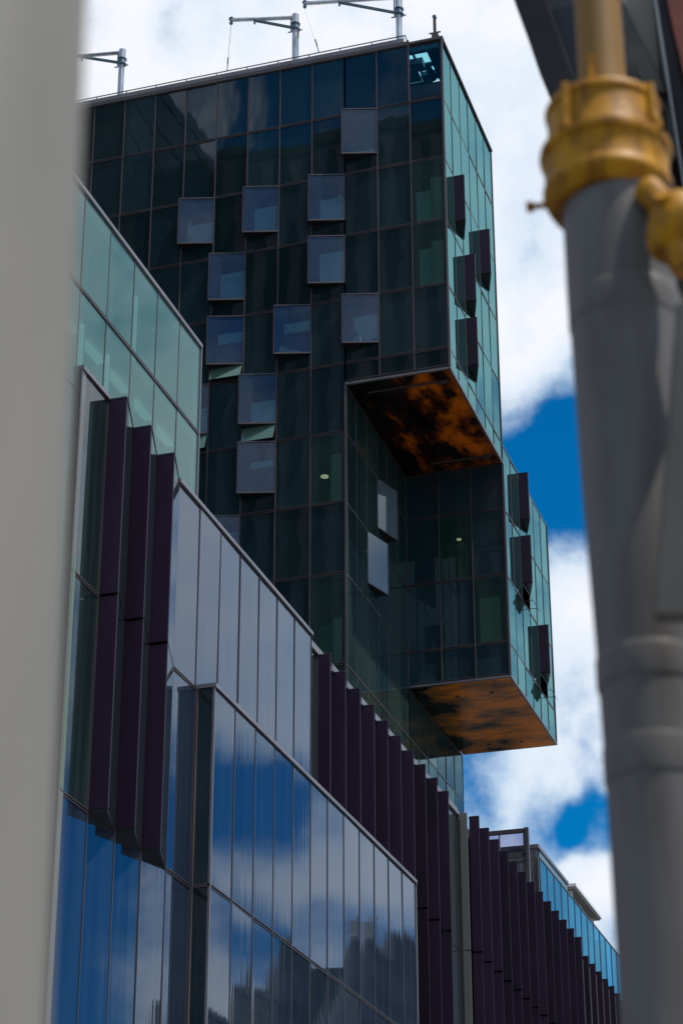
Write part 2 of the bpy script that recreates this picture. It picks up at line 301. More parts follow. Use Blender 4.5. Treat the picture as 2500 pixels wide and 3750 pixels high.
# ================================================================ SETTING
g = MB(); g.quad((-700, -500, -1.6), (700, -500, -1.6), (700, 1800, -1.6), (-700, 1800, -1.6))
struct(g.build('ground', mat('paved ground', (.20, .19, .18), .9, var=((.5, .5, 1), (.15, .145, .14), .4, .6))))
g = MB(); g.quad((-17, -60, -1.596), (-4, -60, -1.596), (-4, 600, -1.596), (-17, 600, -1.596))
struct(g.build('road', mat('asphalt', (.05, .05, .052), .9, var=((1.5, 1.5, 1), (.035, .035, .037), .4, .6))))
g = MB(); g.box(-24.4, -17, -20, 600, -1.6, -1.47); struct(g.build('pavement', mat('bluestone paving', (.10, .10, .11), .8, var=((2, 2, 1), (.14, .14, .15), .4, .6))))
g = MB(); g.box(-4, 7, -20, 600, -1.6, -1.46); struct(g.build('pavement', mat('bluestone paving pale', (.13, .13, .14), .8, var=((2, 2, 1), (.16, .16, .17), .4, .6))))

# ================================================================ TOWER
TX, TY, U, V = -25.4, 100.0, 1.9635, 1.982          # corner, bay widths across and in depth
ZR = [80.0, 75.9, 71.75, 67.6, 63.42, 59.35, 55.13, 50.95, 46.8, 41.68, 37.5, 33.3]   # floor joints
SX = TX-3*U                                         # -31.29, side of the shaft
DY1, DY2 = TY+6*V, TY+12*V                          # 111.9, 123.8
NX = 14
LX = TX-NX*U
tower = thing('tower_building', 'dark glass tower with two boxes jutting out over orange undersides, rising behind the street block', 'tower', (SX, TY, -1.6))
colx = lambda c: TX-c*U if c <= 3 else SX-(c-3)*1.985
LX = colx(NX)
# inner core, slabs, rear walls
g = MB(); g.box(LX+3, SX-3.2, TY+3.2, DY2-3.2, 10, 79.2); g.build('core_wall', 'core', tower)
g = MB()
for z in ZR[1:]:
    g.box(LX+.3, SX-.12, TY+.12, DY2-.12, z-.28, z+.1)
    if z > 58.5: g.box(SX-.1, TX-.12, TY+.12, DY1-.12, z-.28, z+.1)
    if 44.7 < z < 59: g.box(SX-.1, TX-.12, DY1+.12, DY2-.12, z-.28, z+.1)
g.build('floor_slab', 'slab', tower)
g = MB(); g.box(LX, LX+.3, TY+.1, DY2-.1, 10, 80); g.box(LX+.3, SX-.1, DY2-.3, DY2, 10, 80); g.box(SX, TX-.1, DY1-.12, DY1-.02, 59.4, 79.9)
g.box(SX, TX-.1, DY2-.3, DY2, 44.9, 59.2); g.build('rear_wall', 'black', tower)
g = MB(); g.box(LX+.3, SX-.1, TY+.2, DY2-.3, 79.3, 79.6); g.box(SX-.1, TX-2*U-.3, TY+.2, DY1-.2, 79.3, 79.6); g.box(TX-2*U-.3, TX-.2, TY+6.2, DY1-.2, 79.3, 79.6)
g.box(SX+.05, TX-.1, DY1+.05, DY2-.05, 59.1, 59.3); g.build('roof', 'concrete', tower)
# rooms behind clear panes
g = MB()
g.box(TX-U*3, TX-.4, TY+3.4, TY+3.5, 58.3, 75.6)              # back wall of corner rooms
g.box(SX-2.1*U, SX-.4, TY+3.0, TY+3.15, 30, 58)
g.box(SX+.2, TX-.3, DY1+3.2, DY1+3.3, 44.9, 59)
for c in (1, 2): g.box(TX-c*U-.04, TX-c*U+.04, TY+.3, TY+3.4, 58.3, 75.6); g.box(TX-c*U-.04, TX-c*U+.04, DY1+.3, DY1+3.2, 44.9, 59)
g.box(colx(4)-.04, colx(4)+.04, TY+.3, TY+3, 30, 58)
g.build('partition', 'core', tower)

BAYF = [(3, 1), (4, 2), (4, 3), (6, 2), (8, 2), (7, 3), (7, 4), (5, 4), (3, 4), (6, 5), (6, 6), (8, 5), (7, 7)]   # (left column line, row): bay spans from line c to c-1
BAYF = [(c, r) for c, r in BAYF]
baycell = {(c-1, r) for c, r in BAYF}
CLEAR = {(0, 2), (0, 3), (3, 6), (3, 8)}
def cellpane(kind, parent, p0, p1, z0, z1, m): return vpane(MB(), p0, p1, z0, z1).build('window_pane', m, parent)
rest = MB(); rest_s = MB(); npan = 0
def reg(m, p0, p1, z0, z1, big):
    global npan
    if big: cellpane('', tower, p0, p1, z0, z1, m); npan += 1
    else: vpane(rest_s if m == 'sideshade' else rest if m == 'side' else restf, p0, p1, z0, z1)
restf = MB()
# cells that show in the picture left of the corner, by row: columns hidden by the street block are left to the common mesh
vis = {0: 12, 1: 12, 2: 11, 3: 10, 4: 10, 5: 9, 6: 9, 7: 8, 8: 6, 9: 4}
for r in range(len(ZR)-1):
    z1, z0 = ZR[r], ZR[r+1]
    for c in range(NX):
        if r >= 5 and c < 3: continue
        zz0 = z0
        if r == 4 and c < 3: pass
        if (c, r) == (0, 0):
            g = MB(); g.quad((colx(1)+.03, TY-.01, z0+1.15), (colx(0)-.03, TY-.01, z0+1.15), (colx(0)-.03, TY-.01, z1-.25), (colx(1)+.03, TY-.01, z1-.25)); lab(g.build('window_pane', 'seetop', tower), 'clear cyan corner pane with sky behind'); npan += 1
            vpane(MB(), (colx(1), TY), (colx(0), TY), z0, z0+1.15).build('spandrel_panel', 'frontlow', tower); continue
        if (c, r) in CLEAR:
            g = MB(); g.quad((colx(c+1)+.03, TY-.01, z0+.03), (colx(c)-.03, TY-.01, z0+.03), (colx(c)-.03, TY-.01, z1-.03), (colx(c+1)+.03, TY-.01, z1-.03)); lab(g.build('window_pane', 'see', tower), 'clear pane showing the room'); npan += 1; continue
        if (c, r) in baycell:
            if z1-3.1 > z0: vpane(restf, (colx(c+1), TY), (colx(c), TY), z0, z1-3.07)
            continue
        reg('front', (colx(c+1), TY), (colx(c), TY), z0, z1, c < vis.get(r, 0) and not (r == 9 and c > 3))
# lip of the upper box below row 4 joint
for c in range(3): vpane(restf, (colx(c+1), TY), (colx(c), TY), 58.16, 59.35)
# lower box front, y = DY1
for r, (z1, z0) in enumerate([(58.08, 55.13), (55.13, 50.95), (50.95, 46.8), (46.8, 44.75)]):
    for c in range(3):
        if (r, c) in ((1, 1), (2, 0)):
            g = MB(); g.quad((colx(c+1)+.03, DY1-.01, z0+.03), (colx(c)-.03, DY1-.01, z0+.03), (colx(c)-.03, DY1-.01, z1-.03), (colx(c+1)+.03, DY1-.01, z1-.03)); lab(g.build('window_pane', 'see', tower), 'clear pane showing the room'); npan += 1
        else: reg('frontlow', (colx(c+1), DY1), (colx(c), DY1), z0, z1, npan < 100)
BAYS = [(1, 2), (2, 3), (2, 4), (4, 2)]                       # upper side wall: (bay in depth, row)
BAYL = [(8, 5, 59.31), (8, 6, 55.13), (10, 7, 50.95)]
for r in range(5):
    for k in range(6):
        z0 = ZR[r+1]; z1 = ZR[r]
        if (k, r) == (0, 0): reg('side', (TX, TY), (TX, TY+V), z0, z1, False); continue
        if (k, r) in BAYS: z1 = z1-3.07
        reg('side', (TX, TY+k*V), (TX, TY+(k+1)*V), z0, z1, npan < 100 and k < 2)
for k in range(6): reg('side', (TX, TY+k*V), (TX, TY+(k+1)*V), 58.16, 59.35, False)
for r, (z1, z0) in enumerate([(59.3, 55.13), (55.13, 50.95), (50.95, 46.8), (46.8, 44.75)]):
    for k in range(6, 12):
        if (k, r+5) in [(8, 5), (8, 6), (10, 7)]: z1_ = z1-3.07
        else: z1_ = z1
        flap = (k, r+5) in [(8, 6), (10, 7)]
        if flap: continue
        reg('side', (TX, TY+k*V), (TX, TY+(k+1)*V), z0, z1_, False)
# shaft side
BAYH = [(2, 7), (3, 6)]                                        # pane swings out towards the far edge
for r in range(4, len(ZR)-1):
    for k in range(12):
        z1, z0 = ZR[r], ZR[r+1]
        if k < 6 and z0 > 57: continue
        if r == 4: z1 = 59.35
        if k >= 6 and z0 > 44: continue
        if k >= 6 and z1 > 44.7: z1 = 44.7
        if (k, r) in BAYH: z1 -= 3.07
        reg('sideshade', (SX, TY+k*V), (SX, TY+(k+1)*V), z0, z1, False)
stuff(rest.build('window_pane', 'side', tower)); stuff(rest_s.build('window_pane', 'sideshade', tower)); stuff(restf.build('window_pane', 'front', tower))

# mullion grids
def grid_front(x0c, x1c, y, zs, w=.06, p=.05):
    g = MB()
    for c in range(x0c, x1c+1):
        g.box(colx(c)-w/2, colx(c)+w/2, y-p, y+.02, zs[-1], zs[0])
    for z in zs:
        for s_ in (-.055, .055): g.box(colx(x1c), colx(x0c), y-p*.8, y+.02, z+s_-.018, z+s_+.018)
    return g
def grid_side(x, y0, y1, n, zs, w=.04, p=.014):
    g = MB()
    for k in range(n+1): y = y0+(y1-y0)*k/n; g.box(x-.02, x+p, y-w/2, y+w/2, zs[-1], zs[0])
    for z in zs:
        g.box(x-.02, x+p*.8, y0, y1, z-.045, z+.045)
    return g
grid_front(3, NX, TY, ZR).build('mullion_grid', 'frame', tower)
grid_front(0, 3, TY, ZR[:6]+[58.2]).build('mullion_grid', 'frame', tower)
grid_front(0, 3, DY1, [58.0, 55.13, 50.95, 46.8, 44.8]).build('mullion_grid', 'frame', tower)
grid_side(TX, TY, DY1, 6, ZR[:6]+[58.2]).build('mullion_grid', 'frame', tower)
grid_side(TX, DY1, DY2, 6, [59.3, 55.13, 50.95, 46.8, 44.8]).build('mullion_grid', 'frame', tower)
grid_side(SX, TY, DY1, 6, [58.05]+ZR[6:]).build('mullion_grid', 'frame', tower)
grid_side(SX, DY1, DY2, 6, [44.6, 41.68, 37.5, 33.3]).build('mullion_grid', 'frame', tower)
# corner trims, base edges, parapet
for q in ((TX-.05, TX+.07, TY-.07, TY+.05, 58.1, 79.95), (TX-.05, TX+.07, DY1-.07, DY1+.05, 44.8, 57.98), (SX-.05, SX+.07, TY-.07, TY+.05, 33, 57.98), (TX-.02, TX+.04, DY1-.04, DY1+.03, 58.15, 79.95), (TX-.02, TX+.04, DY2-.04, DY2+.04, 44.8, 59.3)):
    MB().box(*q).build('corner_trim', 'frame', tower)
for q in ((SX, TX+.06, TY-.06, TY+.10, 58.0, 58.09), (TX-.08, TX+.045, TY+.11, DY1-.08, 58.0, 58.09), (SX+.06, TX+.06, DY1-.06, DY1+.10, 44.66, 44.76), (TX-.08, TX+.045, DY1+.11, DY2+.05, 44.66, 44.76), (SX+.06, TX-.09, DY2-.08, DY2+.06, 44.66, 44.76)):
    MB().box(*q).build('edge_trim', 'framepale', tower)
g = MB()
g.box(LX, TX-U, TY-.10, TY+.35, 79.97, 80.22); g.box(TX-U+.02, TX+.10, TY-.10, TY+.3, 79.97, 80.13); g.box(TX-.25, TX+.10, TY+.31, DY1, 79.97, 80.11)
g.box(TX-U-.05, TX-U+.0, TY-.12, TY+.1, 75.9, 80.3)
g.build('parapet', 'frame', tower)
g = MB(); g.box(LX, TX-U-.35, TY-.02, TY+.28, 80.24, 80.56); g.build('parapet_cap', 'framepale', tower)
# soffits
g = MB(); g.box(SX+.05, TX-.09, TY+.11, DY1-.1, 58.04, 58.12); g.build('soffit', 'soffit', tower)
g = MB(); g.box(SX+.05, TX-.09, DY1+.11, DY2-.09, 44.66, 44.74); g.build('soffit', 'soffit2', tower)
for y, x0, x1 in ((TY+1.15, SX+.9, TX-.4), (DY1-1.35, SX+1.9, TX-.35)):
    g = MB(); g.box(x0, x1, y-.03, y+.03, 57.9, 58.0); g.box(x1-.45, x1-.1, y-.1, y+.1, 57.82, 57.98); g.build('soffit_rail', 'frame', tower)
for x, y in ((TX-1.6, DY1+2.1), (TX-1.9, DY2-1.2), (TX-3.6, DY1+2.1), (TX-3.9, DY2-1.2)):
    g = MB(); g.tube((x, y, 44.60), (x, y, 44.66), .11, n=16); g.build('downlight', 'frame', tower)

# corner plant space seen through the top corner pane: open above between ducts and beams
g = MB(); g.box(TX-.95, TX-.12, TY+.25, TY+5, 79.45, 79.75); g.build('duct', 'steeldark', tower)
g = MB(); g.box(TX-2.3, TX-1.42, TY+.95, TY+1.75, 79.3, 79.7); g.build('duct', 'steeldark', tower)
g = MB(); g.box(TX-1.9, TX-.9, TY+2.3, TY+2.85, 79.4, 79.7); g.build('duct', 'steeldark', tower)
g = MB(); g.box(TX-3.1, TX-.2, TY+.12, TY+.35, 79.5, 79.9); g.box(TX-1.95, TX-1.83, TY+.2, TY+5, 79.72, 79.9); g.build('beam', 'steeldark', tower)
g = MB(); g.tube((TX-1.15, TY+1.2, 79.1), (TX-1.15, TY+2.4, 79.1), .2); g.tube((TX-1.3, TY+1.1, 79.2), (TX-.8, TY+1.1, 79.2), .14); g.build('valve_set', 'steeldark', tower)
g = MB(); g.box(TX-3.2, TX-1.97, TY+1.8, TY+3.0, 79.55, 79.58); g.box(TX-3.2, TX-1.4, TY+3.05, TY+4.6, 79.55, 79.58); g.build('plant_screen', mat('grey teal sheet', (.10, .26, .27), .6), tower)
g = MB(); g.box(TX-3*U, TX-.3, TY+5.2, TY+5.35, 75.9, 79.9); g.build('rear_screen', 'steeldark', tower)

# curtains and lamps in the clear rooms
g = MB(); g.box(colx(0)-.95, colx(0)-.28, TY+.35, TY+.45, ZR[3]+.15, ZR[2]-1.05); lab(g.build('curtain', 'curtain', tower), 'pale green curtain strip')
g = MB(); g.box(colx(1)+.15, colx(0)-1.0, TY+.5, TY+.58, ZR[3]+.15, ZR[2]-1.75); g.build('roller_blind', 'blind', tower)
g = MB(); g.box(colx(0)-.95, colx(0)-.28, TY+.35, TY+.45, ZR[4]+.15, ZR[3]-1.1); g.build('curtain', 'curtain', tower)
g = MB(); g.box(colx(1)+.15, colx(0)-1.0, TY+.9, TY+.98, ZR[4]+.15, ZR[3]-1.2); g.build('roller_blind', 'blind', tower)
g = MB(); g.box(colx(3)-.95, colx(3)-.33, TY+.35, TY+.45, ZR[7]+.12, ZR[6]-1.1); g.build('curtain', 'curtain', tower)
g = MB(); g.box(colx(3)-.80, colx(3)-.33, TY+.35, TY+.45, ZR[9]+.15, ZR[8]-2.4); g.build('curtain', 'curtain', tower)
g = MB(); g.box(colx(4)+.15, colx(3)-.85, TY+1.2, TY+1.28, ZR[9]+.15, ZR[8]-2.4); g.build('roller_blind', mat('green wall', (.14, .34, .20), .9), tower)
g = MB(); g.tube((colx(4)+.42, TY+1.2, ZR[6]-1.95), (colx(4)+.42, TY+1.2, ZR[6]-1.90), .22, n=24); g.build('ceiling_light', 'lamp', tower)
g = MB(); g.box(colx(1)+.2, colx(0)-.55, DY1+.5, DY1+.58, 47.1, 49.85); g.build('roller_blind', mat('olive blind', (.55, .62, .38), .9), tower)
g = MB(); g.tube((TX-1.45*U-.25, DY1+1.4, 54.15), (TX-1.45*U-.25, DY1+1.4, 54.2), .14, n=20); g.build('ceiling_light', 'lamp', tower)
g = MB(); g.box(colx(2)+.1, colx(1)-.1, DY1+1.6, DY1+1.7, 51.1, 54.0); g.build('curtain', mat('moss wall', (.06, .10, .06), .9), tower)

# ---- bay windows on the front: a glazed leaf swings out .6 m at its left edge, closed by a side panel and a soffit
def bay_front(c, r, n=0):
    zt = ZR[r]-.02; zb = zt-3.05; xl, xr = colx(c), colx(c-1); y0, yp = TY, TY-.6
    b = bpy.data.objects.new('bay_window', None); C.objects.link(b); b.parent = tower; off = Vector((xl, TY, zb)); b.location = off-tower.location
    vpane(MB(), (xl, yp), (xr, y0-.02), zb, zt, tilt=.004, g=.04).build('pane', 'bay', b) if False else None
    g = MB(); g.quad((xl+.03, yp, zb+.04), (xr-.03, y0-.03, zb+.04), (xr-.03, y0-.03, zt-.04), (xl+.03, yp, zt-.04)); g.build('pane', 'bay', b)
    g = MB(); g.prism([(xl-.05, yp), (xl, yp), (xl, y0), (xl-.05, y0)], zb, zt); g.build('side_panel', 'fin', b)
    g = MB(); g.prism([(xl, yp+.03), (xr-.04, y0), (xl, y0)], zb-.06, zb-.01); g.build('soffit', 'soffitdark', b)
    g = MB(); g.prism([(xl, yp+.03), (xr-.04, y0), (xl, y0)], zt+.01, zt+.05); g.build('cap', 'frame', b)
    g = MB()
    a, e = Vector((xl, yp-.01, 0)), Vector((xr, y0-.05, 0))
    for z, h in ((zb-.02, .09), (zt+.0, .06)): g.bar(a+Vector((0, 0, z)), e+Vector((0, 0, z)), .06, h)
    for q in (a, e): g.bar(q+Vector((0, 0, zb)), q+Vector((0, 0, zt)), .05)
    g.build('frame', 'frame', b)
    hb = [2.05, 1.75, 2.25, 1.95, 1.6][n % 5]
    g = MB()
    if n in (6, 7): g.box(xl+.35, xr-.05, y0+.25, y0+.3, zb+1.6, zb+2.25)
    elif n in (10,): g.box(xl+.45, xr-.05, y0+.25, y0+.3, zb+1.75, zb+2.1)
    elif n != 0: g.box(xl+.42, xr-.04, y0+.25, y0+.3, zb+.06, zb+hb)
    else: g.box(xl+.5, xr-.3, y0+.25, y0+.3, zb+.06, zb+.5)
    g.build('roller_blind', 'blind', b)
    if n in (1, 3, 4):
        g = MB(); g.box(xl+(.35 if n == 4 else 1.62), xl+(.55 if n == 4 else 1.8), y0-.02, y0+.04, zb+.08, zb+1.75); g.build('curtain', 'curtain', b)
    g = MB(); g.box(xl+.02, xr-.02, y0+.9, y0+1.0, zb-.4, zt); g.build('inner_wall', 'core', b)
    return b
for n, (c, r) in enumerate(BAYF): bay_front(c, r, n)

# ---- bays on the east walls: purple face square to the wall, glazed return
def bay_side(k, zt, x0=TX):
    zt -= .02; zb = zt-3.06; ya, yb = TY+k*V+.03, TY+(k+1)*V; xp = x0+.6
    b = bpy.data.objects.new('bay_window', None); C.objects.link(b); b.parent = tower; b.location = Vector((x0, ya, zb))-tower.location
    g = MB(); g.prism([(x0+.02, ya), (xp, ya), (xp, ya+.06), (x0+.02, ya+.06)], zb, zt); g.build('side_panel', 'fin', b)
    g = MB(); g.plate((xp-.01, ya+.07, zb+.05), (x0+.03, yb, zb+.05), (x0+.03, yb, zt-.05), (xp-.01, ya+.07, zt-.05), .03); g.build('pane', 'side', b)
    g = MB(); g.prism([(x0+.02, ya+.065), (xp-.02, ya+.065), (x0+.03, yb)], zb-.05, zb); g.build('soffit', 'soffitdark', b)
    g = MB(); g.prism([(x0+.02, ya+.065), (xp-.02, ya+.065), (x0+.03, yb)], zt-.03, zt+.02); g.build('cap', 'frame', b)
    g = MB(); g.bar((xp, ya+.07, zb-.02), (xp, ya+.07, zt), .05); g.bar((xp, ya+.07, zb-.02), (x0+.03, yb, zb-.02), .05); g.build('frame', 'frame', b)
for k, r in BAYS: bay_side(k, ZR[r])
for k, r, z in BAYL: bay_side(k, z)
# ---- bays on the shaft side: leaf opens towards the far edge
def bay_shaft(k, r):
    zt = ZR[r]-.03; zb = zt-3.05; x0 = SX; ya, yb = TY+k*V, TY+(k+1)*V; xp = x0+.6
    b = bpy.data.objects.new('bay_window', None); C.objects.link(b); b.parent = tower; b.location = Vector((x0, ya, zb))-tower.location
    g = MB(); g.plate((x0+.03, ya, zb), (xp, yb, zb), (xp, yb, zt), (x0+.03, ya, zt), .03); lab(g.build('pane', mat('pale reflecting leaf', (.075, .10, .11), .04, ior=1.7, rnd=.1), b), 'pale grey leaf')
    g = MB(); g.prism([(x0+.02, yb-.05), (xp, yb-.05), (xp, yb), (x0+.02, yb)], zb, zt); g.build('side_panel', 'fin', b)
    g = MB(); g.prism([(x0+.02, ya+.03), (xp-.02, yb-.055), (x0+.02, yb-.055)], zb-.06, zb-.01); g.build('soffit', 'soffitdark', b)
    g = MB(); g.bar((x0+.04, ya, zb-.02), (xp+.01, yb, zb-.02), .06); g.bar((xp+.01, yb, zb), (xp+.01, yb, zt), .05); g.build('frame', 'frame', b)
for k, r in BAYH: bay_shaft(k, r)
# ---- small vents standing open below some bays
for c, r in ((7, 4), (6, 5), (8, 5)):
    z1 = ZR[r]-3.12; z0 = ZR[r+1]+.05; xl, xr = colx(c)+.08, colx(c-1)-.06; h = z1-z0
    g = MB(); g.plate((xl, TY-.36, z0+.06), (xr, TY-.36, z0+.06), (xr, TY-.03, z1), (xl, TY-.03, z1), .03); lab(g.build('vent_flap', 'flap', tower), 'small vent pane tilted open')
for k, z0 in ((8, 50.95), (10, 46.8)):
    z1 = z0+1.06; ya, yb = TY+k*V+.08, TY+(k+1)*V-.06
    g = MB(); g.plate((TX+.62, ya, z0-.05), (TX+.62, yb, z0-.05), (TX+.05, yb, z1), (TX+.05, ya, z1), .03); lab(g.build('vent_flap', mat('open vent pane', (.22, .28, .30), .06, ior=1.7), tower), 'vent pane pushed far out')
    g = MB(); g.bar((TX+.0, ya+.3, z0+.1), (TX+.5, ya+.3, z0+.05), .03); g.bar((TX, yb-.3, z0+.1), (TX+.5, yb-.3, z0+.05), .03); g.build('vent_stay', 'frame', tower)
    g = MB(); g.box(TX-.5, TX-.4, ya, yb, z0, z1); g.build('inner_wall', 'black', tower)

# things standing in the bays
bx, bz = colx(7), ZR[4]-3.07
o = thing('pot_plant', 'leafy green plant behind the glass of the bay above the open vent', 'plant', (bx+.75, TY-.02, bz))
g = MB(); g.lathe((bx+.75, TY+.05, bz), [(.10, 0), (.13, .2)], 16); g.build('pot', 'taupe', o)
g = MB()
for i in range(90):
    a = random.uniform(0, 6.3); rr = random.uniform(.05, .34); z = bz+.22+random.uniform(0, .55)*(1-rr); p = Vector((bx+.7+rr*math.cos(a)*1.1, TY+.02+rr*math.sin(a)*.3, z)); q = Vector((jit(.08), jit(.05), jit(.08))); r_ = Vector((jit(.06), jit(.04), jit(.06)))
    g.add([p, p+q, p+q+r_, p+r_], [(0, 1, 2, 3)])
g.build('foliage', 'plant', o)
bx, bz = colx(5), ZR[4]-3.07
g = MB(); o_pts = [(.18, .14), (.30, .56), (.42, .46), (.58, .42), (.80, .20), (1.15, .25), (1.35, .14), (1.5, .05), (1.3, .03), (1.0, .06), (.25, .03)]
g.add([(bx+x, TY-.33+.16*x, bz+z+.04) for x, z in o_pts]+[(bx+x, TY-.18+.16*x, bz+z+.02) for x, z in o_pts], [tuple(range(11))[::-1], tuple(range(11, 22))]+[(i, (i+1) % 11, (i+1) % 11+11, i+11) for i in range(11)])
o = g.build('folded_cloth', 'white'); o['label'] = 'crumpled white cloth lying on the sill inside a bay window'; o['category'] = 'cloth'
bx, bz = colx(3), ZR[4]-3.07
g = MB(); g.box(bx+.55, bx+.98, TY-.32, TY-.28, bz+.06, bz+.34)
o = g.build('paper_box', 'white', bevel=.01); o['label'] = 'small white box on the sill beside the seated person'; o['category'] = 'box'
g = MB(); g.box(bx+1.55, bx+1.78, TY-.08, TY-.04, bz+.05, bz+.24); g.box(bx+1.62, bx+1.72, TY-.09, TY+.02, bz+.02, bz+.05)
o = g.build('small_screen', 'black'); o['label'] = 'small dark picture frame on the sill at the right of the same bay'; o['category'] = 'frame'

# seated person behind the bay glass, built as one skinned figure
def person():
    me = bpy.data.meshes.new('person'); X0, Y0, Z0 = bx+.42, TY+.0, bz
    P = [(0, 0, .18, .17), (0, 0, .45, .16), (0, -.02, .75, .17), (0, -.02, .92, .10), (0, -.03, 1.02, .065), (.01, -.05, 1.12, .10), (.01, -.06, 1.22, .11), (.0, -.05, 1.32, .08),
         (-.20, -.03, .86, .07), (-.25, -.10, .58, .055), (-.06, -.20, .42, .04), (.20, -.03, .86, .07), (.25, -.08, .58, .055), (.22, -.22, .36, .04),
         (-.10, -.2, .14, .10), (-.08, -.26, .10, .07), (.12, -.2, .14, .10), (.14, -.26, .10, .07), (.27, -.24, .33, .018), (.25, -.26, .30, .015)]
    Ed = [(0, 1), (1, 2), (2, 3), (3, 4), (4, 5), (5, 6), (6, 7), (3, 8), (8, 9), (9, 10), (3, 11), (11, 12), (12, 13), (0, 14), (14, 15), (0, 16), (16, 17), (13, 18), (13, 19)]
    me.from_pydata([(X0+x, Y0+y, Z0+z) for x, y, z, r in P], Ed, []); o = bpy.data.objects.new('person', me); C.objects.link(o)
    sk = o.modifiers.new('skin', 'SKIN'); 
    for i, p in enumerate(P): me.skin_vertices[0].data[i].radius = (p[3], p[3]*.8)
    me.skin_vertices[0].data[0].use_root = True
    ss = o.modifiers.new('sub', 'SUBSURF'); ss.levels = 1; ss.render_levels = 1
    me.materials.append(M['shirt']); o['label'] = 'person in a dull mauve top seated behind the glass of a bay window'; o['category'] = 'person'
person()

# ================================================================ ROOF OF THE TOWER
def davit(x, ztop, zc, ex, ey, label, cable=None):
    y = TY+1.6; d = thing('davit_crane', label, 'davit crane', (x, y, 79.6), 'davit cranes along the tower roof')
    MB().tube((x, y, 79.6), (x, y, zc-.15), .185, n=20).tube((x, y, zc-.15), (x, y, ztop), .215, n=20).build('mast', 'steel', d, smooth=True)
    g = MB().tube((x, y, zc-.22), (x, y, zc-.16), .30, n=20).tube((x, y, zc+.16), (x, y, zc+.22), .30, n=20).tube((x-.05, y, zc-.16), (x-.05, y, zc+.16), .24, n=16)
    g.bar((x-.45, y-.05, zc-.35), (x+.45, y-.05, zc-.35), .06); g.build('collar', 'steeldark', d, smooth=True)
    E_ = Vector((ex, ey, ztop-.16)); B = Vector((x-.15, y, ztop-.16)); dd = (E_-B)
    MB().tube(B, E_, .13, .11, n=14).build('arm', 'steel', d, smooth=True)
    MB().tube(B+Vector((0, 0, .07))+dd*.02, E_+Vector((0, 0, .14)), .035, n=8).build('arm_rail', 'steeldark', d)
    q = B+dd*.62
    for s_ in (-.09, .09): MB().tube((x-.2, y+s_, zc), q+Vector((0, s_, -.08)), .05, n=10).build('brace', 'steeldark', d, smooth=True)
    MB().bar((x-.28, y, zc), (x-.28, y, ztop-.15), .06).build('strut', 'steeldark', d)
    MB().tube(E_+Vector((0, -.06, .10)), E_+Vector((0, .06, .10)), .15, n=16).tube(E_+Vector((0, -.05, -.22)), E_+Vector((0, .05, -.22)), .11, n=14).bar(q+Vector((0, 0, -.12)), q+Vector((0, 0, -.35)), .1).build('pulley', 'steeldark', d, smooth=True)
    if cable:
        c = Vector(cable); mid = E_.lerp(c, .74)
        MB().tube(E_+Vector((0, 0, -.3)), c, .016, n=6).build('cable', 'steeldark', d)
        MB().tube(mid, mid.lerp(c, .5), .045, n=8).tube(mid.lerp(c, .55), c, .03, n=8).build('hook', 'steeldark', d)
    return d
davit(-46.3, 85.2, 84.3, -50.3, 100.9, 'leftmost davit crane, its arm running behind the pale foreground pole')
davit(-34.92, 85.2, 84.3, -38.75, 100.7, 'middle davit crane with a complete arm and slack cable hanging to the rail', (-38.78, 100.3, 80.98))
davit(-28.38, 85.15, 83.85, -33.95, 100.5, 'rightmost davit crane, its mast cut off by the top of the picture', (-32.98, 100.3, 81.0))
o = thing('coiled_rope', 'orange and dark rope hanging on the middle davit mast', 'rope', (-34.6, 101.4, 80))
MB().tube((-34.62, 101.4, 80.2), (-34.66, 101.42, 83.9), .02, n=6).tube((-34.62, 101.35, 80.9), (-34.62, 101.35, 81.6), .09, .05, n=10).build('line', 'steeldark', o)
MB().tube((-34.66, 101.38, 83.3), (-34.64, 101.38, 83.8), .05, n=8).tube((-34.6, 101.34, 80.5), (-34.6, 101.34, 80.85), .06, n=8).build('sling', 'rust', o)
o = thing('roof_railing', 'thin dark metal railing along the top edge of the glass tower', 'railing', (-27.6, 100.3, 80.2))
g = MB(); g.bar((LX, 100.3, 80.93), (-27.65, 100.3, 80.98), .05); g.bar((-27.65, 100.3, 80.98), (-27.65, 101.6, 80.5), .05); g.build('rail', 'frame', o)
x = -27.75
while x > LX: MB().bar((x, 100.3, 80.56 if x < -27.8 else 80.2), (x, 100.3, 80.93), .045).build('post', 'frame', o); x -= 1.95
o = thing('roof_post', 'short rusty mast standing alone near the roof corner', 'mast', (-26.22, 101.8, 79.6))
MB().box(-26.42, -26.02, 101.7, 102.0, 79.6, 81.85).build('base', 'frame', o); MB().bar((-26.25, 101.85, 81.8), (-26.25, 101.85, 83.1), .16, .14).build('shaft', mat('rusty steel', (.10, .065, .05), .7), o)
MB().bar((-26.6, 101.85, 82.0), (-25.9, 101.85, 82.0), .07).build('crossbar', 'frame', o); MB().tube((-26.25, 101.75, 83.15), (-26.25, 101.95, 83.15), .12, n=12).build('pulley', 'steeldark', o)

